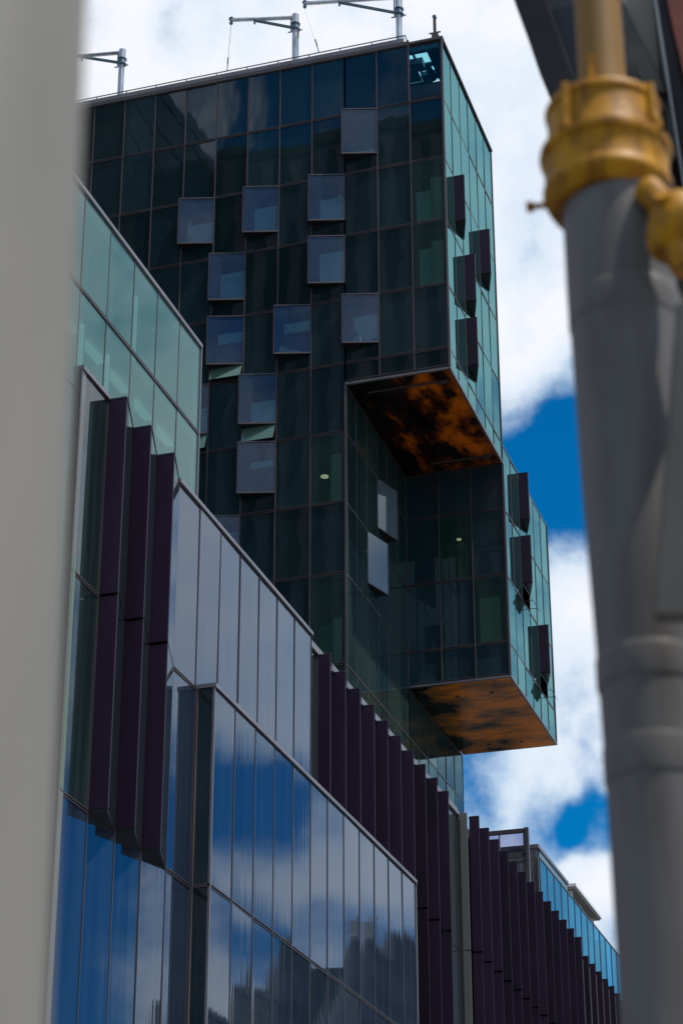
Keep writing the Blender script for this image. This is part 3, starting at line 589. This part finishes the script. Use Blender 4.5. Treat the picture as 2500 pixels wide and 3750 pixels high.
# ================================================================ STREET BLOCK (podium)
WX = -24.5; IX = -24.95; BXX = -23.9; ZP = [32.1, 25.57, 19.0, 12.4, 5.9, -1.6]; MD = 1.97
pod = thing('street_building', 'long street block of mirror glass bays and purple sawtooth fins', 'building', (WX, 52.1, -1.6))
g = MB(); g.box(-60, WX-.35, 52.4, 73.4, -1.6, 31.9); g.box(-60, IX-.3, 73.4, 97.3, -1.6, 31.9); g.box(-60, -24.8, 97.3, 240, -1.6, 31.9)
g.build('body', 'core', pod)
ym = [52.1, 54.07, 56.03, 58.0, 59.98, 61.97, 63.96, 65.95, 67.93, 69.9, 71.9, 73.87]
for i in range(len(ym)-1):
    y0, y1 = ym[i], ym[i+1]
    for r in range(4):
        if 1 <= i <= 3 and r < 2: continue
        if i >= 5 and r >= 1: continue
        vpane(MB(), (WX, y0), (WX, y1), ZP[r+1], ZP[r], tilt=.008).build('window_pane', 'dglass' if (i == 0 and r < 2) else 'silver', pod)
g = MB()
def vm(x, y, z0, z1, w=.034, p=.012): g.box(x-.02, x+p, y-w/2, y+w/2, z0, z1)
def hm(x, y0, y1, z):
    g.box(x-.02, x+.015, y0, y1, z+.03, z+.06); g.box(x-.02, x+.015, y0, y1, z-.06, z-.03)
for i, y in enumerate(ym):
    vm(WX, y, ZP[1] if i > 5 else ZP[4], ZP[0] if not 2 <= i <= 3 else ZP[2])
for z in ZP[1:4]:
    hm(WX, ym[0], ym[1], z); hm(WX, ym[4], ym[5], z)
hm(WX, ym[1], ym[4], ZP[2]); hm(WX, ym[1], ym[4], ZP[3]); hm(WX, ym[5], ym[-1], ZP[1]+.12)
g.build('mullion_grid', 'frame', pod)
g = MB(); g.box(WX-.5, WX+.07, ym[0]-.05, ym[1], 32.1, 32.24); g.box(WX-.5, WX+.07, ym[4], ym[-1]+.04, 32.1, 32.24); g.box(WX-.5, WX-.0, ym[1]+.01, ym[4]-.01, 32.1, 32.22)
g.box(IX-.4, IX+.10, ym[-1]+.05, 97.4, 32.12, 32.30); g.box(IX-.5, IX+.02, ym[-1]+.05, 97.4, 32.31, 32.50)
g.build('coping', 'framepale', pod)
# front end, facing the camera
for r in range(5): MB().box(-60, WX+.02, 52.02, 52.35, ZP[r+1]+.05, ZP[r]-.0).build('end_panel', 'greypanel', pod)
MB().box(WX-.04, WX+.03, 52.0, 52.08, -1.6, 32.1).build('corner_trim', 'frame', pod)
# sawtooth fins
def fin(xi, xt, y0, y1, z0, zs, cap=True):
    """purple face square to the street at y0 from xi to xt; glazed return back to the wall at y1"""
    g = MB()
    for a, b in zip(zs[:-1], zs[1:]): g.box(xi, xt, y0, y0+.07, b+.05, a-(.0 if a == zs[0] else .05))
    g.build('fin_panel', 'fin', pod)
    g = MB()
    for a, b in zip(zs[:-1], zs[1:]): g.plate((xt-.01, y0+.08, b+.05), (xi+.02, y1-.03, b+.05), (xi+.02, y1-.03, a-.05), (xt-.01, y0+.08, a-.05), .03)
    g.build('return_pane', 'finglass', pod)
    g = MB(); g.prism([(xi-.05, y0+.08), (xt-.03, y0+.08), (xi-.05, y1)], zs[0]-.04, zs[0]+.01)
    g.bar((xi, y0+.035, zs[0]+.02), (xt, y0+.035, zs[0]+.02), .08, .04); g.bar((xt, y0+.04, zs[0]-.01), (xi, y1, zs[0]-.01), .05, .05)
    g.build('fin_cap', 'fincap', pod)
    g = MB(); g.bar((xt-.005, y0+.04, zs[0]), (xt-.005, y0+.04, zs[-1]), .018); g.build('edge_trim', 'fincap' if y0 < 60 else 'fin', pod)
    if zs[-1] > 5:
        g = MB(); g.prism([(xi, y0+.0), (xt, y0+.0), (xi, y1)], zs[-1]-.05, zs[-1]+.04); g.build('fin_soffit', 'black', pod)
for i in range(1, 4): fin(WX, BXX, ym[i], ym[i+1], 0, ZP[:3])
for i in range(10): fin(IX, -24.4, 75.9+i*1.975, 75.9+(i+1)*1.975, 0, [32.1, 25.57, 19.0, 12.4, -1.6])
for i in range(13): fin(-24.47, -24.0, 97.75+i*1.96, 97.75+(i+1)*1.96 if i < 12 else 123.2, 0, [32.1, 25.57, 19.0, 12.4, -1.6])
for i in range(16): fin(-25.0, -24.5, 123.7+i*1.96, 123.7+(i+1)*1.96, 0, [32.1, 25.57, 19.0, 12.4, -1.6])
# glazed slots between the runs of fins
for r in range(4):
    vpane(MB(), (IX, 73.9), (IX, 75.88), ZP[r+1], ZP[r]).build('window_pane', 'finglass', pod)
    vpane(MB(), (IX, 95.7), (IX, 97.4), ZP[r+1], ZP[r]).build('window_pane', 'finglass', pod)
    g = MB(); g.box(IX, -24.49, 97.4, 97.5, ZP[r+1]+.05, ZP[r]+(.12 if r == 0 else 0)); g.build('end_panel', 'greypanel', pod)
g = MB(); g.box(IX-.01, IX+.06, 75.84, 75.9, -1.6, 32.1); g.box(IX-.01, IX+.04, 97.34, 97.39, -1.6, 32.1); g.build('slot_mullion', 'fincap', pod)
# projecting mirror bay
yb = [62.13+i*1.989 for i in range(13)]; ZB = [25.6, 19.03, 12.4, 5.9, -1.6]
g = MB(); g.box(WX+.05, BXX-.25, yb[0]+.3, yb[-1]-.1, -1.6, 25.5); g.build('bay_body', 'core', pod)
for i in range(12):
    for r in range(3): vpane(MB(), (BXX, yb[i]), (BXX, yb[i+1]), ZB[r+1], ZB[r], tilt=.008).build('window_pane', 'silver', pod)
for r in range(4): vpane(MB(), (WX, yb[0]), (BXX, yb[0]), ZB[r+1], ZB[r], tilt=.002).build('window_pane', 'dglass', pod)
g = MB()
for y in yb: vm(BXX, y, -1.6, 25.6)
for z in ZB[1:4]: hm(BXX, yb[0], yb[-1], z)
for z in ZB[1:4]: g.box(WX, BXX, yb[0]-.04, yb[0]+.0, z-.06, z+.06)
g.build('mullion_grid', 'frame', pod)
g = MB(); g.box(WX+.06, BXX+.07, yb[0]-.06, yb[-1]+.03, 25.6, 25.74); g.build('coping', 'framepale', pod)
for q in ((BXX-.05, BXX+.03, yb[0]-.04, yb[0]+.03, -1.6, 25.6), (BXX-.05, BXX+.03, yb[-1]-.04, yb[-1]+.05, -1.6, 25.6), (WX+.0, WX+.05, yb[0]-.05, yb[0]-.01, -1.6, 25.6)): MB().box(*q).build('corner_trim', 'framepale', pod)
# green edge of the first glazed bay
MB().box(WX+.0, WX+.03, 52.18, 52.26, 19.1, 26).build('glass_edge', mat('green glass edge', (.08, .22, .10), .3), pod)

# ================================================================ GREEN GLASS UPPER STOREYS
GX = -24.62
pav = thing('glass_block', 'pale green glass upper storeys set just behind the roof edge at left', 'building', (GX, 61.8, 31.9))
gy = [61.82-i*1.987 for i in range(10)]; GZ = [38.2, 34.82, 31.4]
for i in range(9):
    for r in range(2):
        a, b = gy[i+1], gy[i]; g = MB(); o1, o2 = jit(.006), jit(.006)
        g.quad((GX+o1, a+.02, GZ[r+1]+.03), (GX+o2, b-.02, GZ[r+1]+.03), (GX+o2, b-.02, GZ[r]-.03), (GX+o1, a+.02, GZ[r]-.03)); g.build('window_pane', 'green', pav)
for i in range(5, 9):
    g = MB(); g.quad((GX, max(gy[i+1], 40)+.02, 20), (GX, min(gy[i]-.02, 51.95), 20), (GX, min(gy[i]-.02, 51.95), 31.37), (GX, gy[i+1]+.02, 31.37)); g.build('window_pane', 'green', pav)
g = MB()
for y in gy: g.box(GX-.03, GX+.014, y-.018, y+.018, 31.5 if y > 52 else 20, 38.2)
g.box(GX-.03, GX+.04, gy[-1], gy[0], 34.79, 34.84); g.box(GX-.03, GX+.04, gy[-1], gy[0], 34.87, 34.90); g.build('mullion_grid', 'frame', pav)
g = MB(); g.box(GX-.3, GX+.07, gy[-1], gy[0]+.03, 38.2, 38.34); g.build('coping', 'framepale', pav); MB().box(GX-.05, GX+.05, gy[0]-.02, gy[0]+.05, 31.5, 38.2).build('corner_trim', 'framepale', pav)
g = MB(); g.box(-45, GX-.1, gy[-1], gy[0], 37.75, 38.15); g.box(-45, GX-.1, gy[-1], gy[0], 34.45, 34.75); g.build('ceiling', mat('white ceiling', (.75, .80, .76), .9), pav)
g = MB(); g.box(-45, -28.2, gy[-1], gy[0]-.1, 31.5, 37.7); g.box(-45, GX-.15, gy[0]-.2, gy[0], 31.5, 37.7); g.box(-45, GX, gy[-1]-.2, gy[-1], 31.5, 38.1); g.build('inner_wall', mat('pale green plaster', (.42, .60, .55), .9), pav)
for i in range(1, 9): MB().box(-28, GX-.75, gy[i]-.12, gy[i]+.12, 31.5, 37.7).build('partition', mat('white partition', (.62, .72, .68), .9), pav)
for i in range(7): MB().box(GX-1.0, GX-.75, gy[i]-1.75, gy[i]-.35, 34.30, 34.38).build('light_fitting', 'strip', pav)
for i in (2, 3, 4): MB().box(GX-.5, GX-.38, gy[i]-.9, gy[i]-.75, 35.0 if i == 2 else 31.6, 37.6 if i == 2 else 34.3).build('light_fitting', 'strip', pav)

# ================================================================ THINGS ON THE FAR ROOF
o = thing('wind_screen', 'grey steel framed glass screen standing on the far podium roof', 'glass screen', (-25.5, 115, 31.9))
g = MB(); g.box(-25.62, -25.42, 114.9, 115.2, 31.9, 36.85); g.box(-25.72, -25.64, 114.95, 115.2, 31.9, 36.7); g.box(-29.5, -25.62, 114.95, 115.15, 36.6, 36.82); g.box(-29.5, -25.62, 114.95, 115.12, 35.2, 35.42); g.box(-29.5, -25.62, 114.95, 115.12, 34.9, 35.02)
g.box(-27.12, -27.06, 114.97, 115.1, 35.45, 36.6); g.box(-26.05, -25.97, 114.97, 115.1, 31.9, 34.9); g.build('frame', 'frame', o)
for x0, x1 in ((-29.4, -27.13), (-27.04, -25.73)):
    g = MB(); g.quad((x0, 115.0, 35.45), (x1, 115.0, 35.45), (x1, 115.0, 36.6), (x0, 115.0, 36.6)); g.build('pane', 'lav', o)
BX2 = -27.2
o = thing('penthouse', 'grey brick rooftop room with a flat coping beside the blue glass screen', 'building', (BX2, 125.6, 31.9))
MB().box(-40, BX2-.15, 125.6, 134.0, 31.9, 38.9).build('wall', 'brick', o)
MB().box(-40.1, BX2+.05, 125.45, 134.1, 38.9, 39.12).build('coping', 'framepale', o)
MB().box(BX2-.14, BX2-.02, 126.0, 133.9, 38.42, 38.88).build('fascia', mat('blue grey fascia', (.12, .22, .28), .4), o)
g = MB(); g.box(BX2-.6, BX2-.45, 125.4, 125.58, 31.9, 38.3); g.box(BX2-.1, BX2+.0, 125.4, 125.6, 31.9, 38.4); g.build('downpipe', 'frame', o)
g = MB(); g.box(-29.0, -28.9, 125.5, 125.59, 31.9, 38.0); g.box(-31, -29.0, 125.5, 125.59, 36.6, 36.8); g.build('door_frame', 'black', o)
o = thing('blue_glass_screen', 'tall blue glass screen wall running back along the far podium roof', 'glass screen', (BX2, 125.8, 31.9))
y = 125.8; i = 0
while y < 165:
    g = MB(); g.quad((BX2, y+.04, 32), (BX2, y+1.96, 32), (BX2, y+1.96, 38.35), (BX2, y+.04, 38.35)); g.build('pane', 'bluesc', o)
    MB().box(BX2-.06, BX2+.04, y-.035, y+.035, 31.9, 38.4).build('post', 'steeldark', o); y += 2.0
MB().box(BX2-.04, BX2+.04, 125.8, 165.8, 38.36, 38.42).build('rail', 'framepale', o)
o = thing('roof_canopy', 'white flat canopy on short posts behind the blue glass screen', 'canopy', (-28.6, 143, 31.9))
MB().box(-31, -27.6, 138.6, 147.2, 40.12, 40.32).build('roof', 'whitepaint', o)
MB().box(-30.9, -27.7, 138.7, 147.1, 40.0, 40.1).build('soffit', mat('canopy underside', (.50, .46, .42), .8), o)
for (x, y) in ((-28.1, 139.2), (-28.3, 143), (-28.2, 146.6)): MB().box(x-.12, x+.12, y-.12, y+.12, 31.9, 40.0).build('post', 'whitepaint', o)
for (x, y) in ((-28.0, 140.6), (-27.95, 144.8), (-27.8, 147.9)): MB().box(x-.6, x+.05, y-.1, y+.6, 31.9, 39.4 if y < 147 else 38.9).build('wall_panel', 'concrete', o)
g = MB(); g.bar((BX2-.15, 132.0, 35.6), (BX2-.15, 132.9, 35.7), .05, .16); g.bar((BX2-.15, 132.9, 35.7), (BX2-.15, 133.2, 35.9), .04, .08)
o = g.build('sticker', mat('yellow decal', (.75, .55, .08), .5)); o['label'] = 'small yellow marker behind the blue glass screen'; o['category'] = 'marker'

# ================================================================ BUILDINGS ACROSS THE STREET (seen mirrored)
def plainblock(name, label, x0, x1, y0, y1, z1, m, step=4.0):
    """block whose flank runs obliquely away from the street"""
    k = 2.35*(x1-x0); o = thing(name, label, 'building', (x0, y0, -1.6)); MB().prism([(x0, y1), (x0, y0), (x1, y0+k), (x1, y1+k)], -1.6, z1).build('wall', m, o)
    g = MB(); y = y0+.6
    while y < y1-1:
        z = 3
        while z < z1-3: g.box(x0-.03, x0+.02, y, y+step*.42, z, z+2.2); z += 3.6
        y += step
    g.build('window', 'black', o); MB().prism([(x0-.15, y1+.1), (x0-.15, y0-.1), (x1, y0+k-.1), (x1, y1+k+.1)], z1, z1+.4).build('coping', 'concrete', o); return o
plainblock('office_building', 'cream block across the street, seen only mirrored in the podium glass', 7.4, 30, 140, 151, 34.5, 'brickcream')
plainblock('office_building', 'taller cream block mirrored low in the glass, beside the dark one', 7.2, 30, 151.5, 156.5, 38.2, 'brickcream')
plainblock('office_building', 'dark streaked block mirrored in the middle of the podium glass', 7.2, 34, 157, 168, 43.3, mat('dark concrete', (.035, .04, .035), .8, var=((.3, 1.1, .05), (.07, .07, .065), .4, .6)), step=2.6)
gb = plainblock('office_building', 'grey block with roof masts mirrored near the end of the podium glass', 7.2, 34, 181, 189.6, 49.5, mat('grey concrete', (.07, .072, .075), .8, var=((.3, 1.1, .05), (.045, .048, .05), .4, .6)), step=2.0)
plainblock('office_building', 'tallest grey block mirrored at the right edge of the podium glass', 7.2, 34, 190, 215, 52.3, mat('mid grey concrete', (.075, .075, .08), .8), step=2.2)
for y, h in ((182.5, 52.0), (185.2, 53.2), (187.6, 51.2)): MB().tube((8.5, y+3, 49.0), (8.5, y+3, h), .45 if y < 186 else .16, n=12).build('flue', 'concrete', gb)
g = MB(); pr = [(288, 0), (300, 70), (306, 80), (318, 83), (325, 86), (345, 91), (361, 93), (420, 98), (480, 80), (560, 0)]
n = len(pr); g.add([(60, a, z-1.6) for a, z in pr]+[(110, a+120, z*1.05-1.6) for a, z in pr], [tuple(range(n)), tuple(range(n, 2*n))[::-1]]+[(i, i+n, (i+1) % n+n, (i+1) % n) for i in range(n)])
struct(g.build('hill', mat('wooded hill', (.035, .055, .03), .95, var=((.15, .15, .3), (.09, .10, .03), .5, .6))))
# tall slab opposite the front of the tower, behind the viewer
o = thing('opposite_tower', 'tall slab with dark upright piers, behind the viewer and mirrored in the tower front', 'tower', (-52, 12, -1.6))
MB().box(-69, -30, 3, 22.4, -1.6, 132.6).build('wall', mat('brown grey stone', (.40, .34, .36), .8, var=((.4, .4, .1), (.26, .23, .25), .4, .6)), o)
for i in range(15):
    x = -68.5+i*2.65; MB().box(x, x+.95, 22.4, 23.2, -1.6, 130.2).build('pier', mat('dark pier', (.012, .016, .018), .5), o)
MB().box(-69.2, -29.8, 22.41, 23.0, 131.2, 132.4).build('parapet', 'taupe', o)
o = thing('opposite_block', 'dark teal glass block beside the piered slab, mirrored in the left of the tower front', 'building', (-84, 25, -1.6))
MB().box(-100, -69.9, 12, 42, -1.6, 131.8).build('wall', mat('teal black glass wall', (.004, .016, .018), .12, ior=1.5), o)
g = MB()
for z in range(2, 131, 4): g.box(-69.92, -69.8, 12, 42, z, z+.25)
g.build('floor_band', 'frame', o)

# ================================================================ FOREGROUND
# beige round pole at the left
o = thing('painted_pole', 'pale beige pole filling the left edge, out of focus', 'pole', (-.91, 1.42, -1.6))
g = MB(); g.tube((-.822, 1.42, -1.6), (-.902, 1.42, 2.6), .175, n=64); g.build('shaft', 'pole', o, smooth=True)
MB().lathe((-.822, 1.42, -1.6), [(.26, 0), (.26, .02), (.19, .03), (.19, .05)], 32).build('base_plate', 'pole', o, smooth=True)
MB().lathe((-.902, 1.42, 2.6), [(.185, 0), (.185, .05), (.12, .12), (.01, .14)], 32).build('cap', 'pole', o, smooth=True)

# grey pipe column with amber coupling
PX, PY = -.655, 4.149
col = thing('pipe_column', 'thick grey pipe rising to a glossy amber coupling, blurred at the right', 'pipe column', (PX, PY, -1.6))
MB().lathe((PX, PY, 0), [(.095, -1.6), (.097, .9), (.0985, 1.38), (.1015, 1.55), (.104, 1.70), (.114, 2.04), (.1205, 2.44)], 64).build('pipe', 'pipe', col, smooth=True)
for z0, z1, r in ((1.395, 1.47, .1025), (1.595, 1.66, .1068), (2.44, 2.505, .1235)):
    MB().lathe((PX, PY, 0), [(r-.005, z0-.004), (r-.001, z0), (r, z0+.006), (r, z1-.006), (r-.001, z1), (r-.006, z1+.014)], 64).build('sleeve', 'pipe', col, smooth=True)
MB().lathe((PX-.004, PY, 0), [(.112, 2.50), (.120, 2.505), (.120, 2.70), (.119, 2.80)], 64).build('socket', 'pipe', col, smooth=True)
CX = PX-.020
k = MB().lathe((CX, PY, 0), [(.118, 2.748), (.128, 2.752), (.137, 2.768), (.143, 2.782), (.1465, 2.79), (.1465, 2.802), (.1435, 2.808), (.141, 2.82), (.141, 2.872), (.144, 2.880), (.149, 2.884), (.151, 2.893), (.149, 2.905), (.133, 2.908), (.1295, 2.915), (.128, 3.002), (.133, 3.006), (.134, 3.016), (.130, 3.024), (.06, 3.03)], 72).build('coupling', 'orange', col, smooth=True)
for a in (-2.05, -.45, 1.2, 2.75):
    c, s_ = math.cos(a), math.sin(a); p = Vector((CX+c*.134, PY+s_*.134, 0))
    MB().bar(p+Vector((0, 0, 2.90)), p+Vector((0, 0, 3.03)), .02, .02).build('rib', 'orange', k, bevel=.005)
    MB().bar(p+Vector((c*.002, s_*.002, 2.80)), p+Vector((c*.002, s_*.002, 2.885)), .018, .018).build('rib', 'orange', k, bevel=.005)
    MB().tube(p+Vector((c*.010, s_*.010, 2.90)), p+Vector((c*.010, s_*.010, 2.925)), .013, n=12).build('bolt', 'orange', k, smooth=True)
MB().tube((CX-.12, PY-.03, 2.772), (CX-.170, PY-.035, 2.772), .0075, n=12).tube((CX-.166, PY-.035, 2.772), (CX-.180, PY-.035, 2.772), .013, n=12).build('lever', 'orange', k, smooth=True)
MB().lathe((PX-.016, PY, 0), [(.060, 3.02), (.055, 3.10), (.054, 3.16), (.054, 4.2)], 40).build('upper_pipe', 'tanpipe', col, smooth=True)
MB().bar((PX-.030, PY-.062, 3.03), (PX-.030, PY-.056, 3.14), .012, .02).build('rib', 'orange', col)
# side valve
v = MB().lathe((PX+.150, PY-.16, 2.575), [(.004, -.085), (.035, -.078), (.052, -.055), (.062, -.02), (.064, .01), (.056, .045), (.040, .068), (.02, .078), (.004, .08)], 32, Matrix.Rotation(.35, 3, 'Y')).build('valve', 'orange', col, smooth=True)
MB().tube((PX+.085, PY-.10, 2.72), (PX+.14, PY-.15, 2.61), .032, n=20).build('neck', 'orange', v, smooth=True)
MB().tube((PX+.135, PY-.17, 2.55), (PX+.165, PY-.17, 2.46), .040, .032, n=20).build('nozzle', 'orange', v, smooth=True)
MB().tube((PX+.13, PY-.16, 2.58), (PX+.28, PY-.15, 2.60), .038, n=20).build('outlet', 'orange', v, smooth=True)
MB().tube((PX+.13, PY-.225, 2.62), (PX+.13, PY-.20, 2.61), .016, n=14).build('bolt', 'orange', v, smooth=True)

# curved dark canopy edge above the coupling
o = thing('dark_canopy', 'dark curved canopy edge sweeping down behind the amber coupling', 'canopy', (-1.2, 6.9, 5.2))
def ribbon(name, ptsL, ptsR, dep, m):
    g = MB(); n = len(ptsL)
    for i in range(n-1):
        a, b, c, d = map(Vector, (ptsL[i], ptsR[i], ptsR[i+1], ptsL[i+1])); e = Vector((0, dep, dep*.15))
        g.add([a, b, c, d, a+e, b+e, c+e, d+e], [(0, 3, 2, 1), (4, 5, 6, 7), (0, 1, 5, 4), (1, 2, 6, 5), (2, 3, 7, 6), (3, 0, 4, 7)])
    return g.build(name, m, o)
ribbon('rim', [(-2.35, 6.8, 7.6), (-1.85, 6.82, 6.7), (-1.50, 6.84, 5.80), (-1.439, 6.85, 5.599), (-1.389, 6.861, 5.394), (-1.353, 6.868, 5.233), (-1.305, 6.876, 5.060), (-1.25, 6.885, 4.86), (-1.19, 6.89, 4.5)],
       [(-2.2, 6.8, 7.6), (-1.72, 6.82, 6.7), (-1.375, 6.84, 5.80), (-1.318, 6.85, 5.599), (-1.270, 6.861, 5.394), (-1.235, 6.868, 5.233), (-1.19, 6.876, 5.060), (-1.15, 6.885, 4.86), (-1.10, 6.89, 4.5)], .25, 'darkmetal')
ribbon('lining', [(-1.372, 6.95, 5.80), (-1.315, 6.95, 5.599), (-1.267, 6.961, 5.394), (-1.232, 6.968, 5.233), (-1.187, 6.976, 5.060), (-1.148, 6.985, 4.86)],
       [(-1.21, 6.95, 5.80), (-1.205, 6.95, 5.599), (-1.19, 6.961, 5.394), (-1.17, 6.968, 5.233), (-1.14, 6.976, 5.060), (-1.12, 6.985, 4.86)], 1.4, 'navy')
# beams and panels behind, upper right
def slab4(name, label, cat, a, b, c, d, t, m):
    g = MB(); g.plate(a, b, c, d, t); o = g.build(name, m, bevel=.01); o['label'] = label; o['category'] = cat; return o
slab4('grey_beam', 'mid grey beam slanting down from the amber pipe below the cream panel', 'beam', (-1.30, 7.9, 6.50), (-1.19, 7.9, 6.42), (-1.0, 7.9, 5.80), (-1.085, 7.9, 5.80), -.5, 'greybeam')
slab4('cream_panel', 'pale cream panel narrowing to a point beside the grey beam', 'panel', (-1.29, 8.0, 6.7), (-1.03, 8.0, 6.7), (-1.036, 8.0, 5.95), (-1.05, 8.0, 5.98), -.4, 'cream')
slab4('grey_panel', 'dull grey strip between the cream panel and the thin light rail', 'panel', (-1.045, 7.95, 6.7), (-1.02, 7.95, 6.7), (-.965, 7.95, 5.45), (-1.02, 7.95, 5.50), -.4, 'taupe')
slab4('steel_rail', 'thin light grey rail beside the rust red panel', 'rail', (-1.045, 7.85, 6.7), (-1.025, 7.85, 6.7), (-.940, 7.85, 5.2), (-.956, 7.85, 5.2), -.5, 'concrete')
slab4('dark_beam', 'dark beam edge next to the rust red panel', 'beam', (-1.023, 7.84, 6.7), (-1.0, 7.84, 6.7), (-.86, 7.84, 5.2), (-.938, 7.84, 5.2), -.5, 'darkmetal')
slab4('rust_panel', 'rust red panel at the top right corner', 'panel', (-1.0, 7.8, 6.6), (-.5, 7.8, 6.6), (-.5, 7.8, 5.0), (-.86, 7.8, 5.3), -.55, 'rust')
slab4('pipe_bounce_board', 'taupe board added for the tan reflected light on the right side of the grey pipe', 'board', (-.608, 3.93, 1.66), (-.30, 3.93, 1.62), (-.30, 3.93, 2.36), (-.513, 3.93, 2.36), .04, 'taupe')  # added board: its taupe colour stands in for light reflected on the pipe
slab4('back_pier', 'dull brown upright pier behind the grey pipe at the right edge', 'pier', (-1.31, 8.3, -1.6), (-.5, 8.3, -1.6), (-.5, 8.3, 7.4), (-1.31, 8.3, 7.4), .5, mat('brown wall', (.095, .085, .075), .8, var=((2, 2, 2), (.10, .085, .07), .4, .6)))
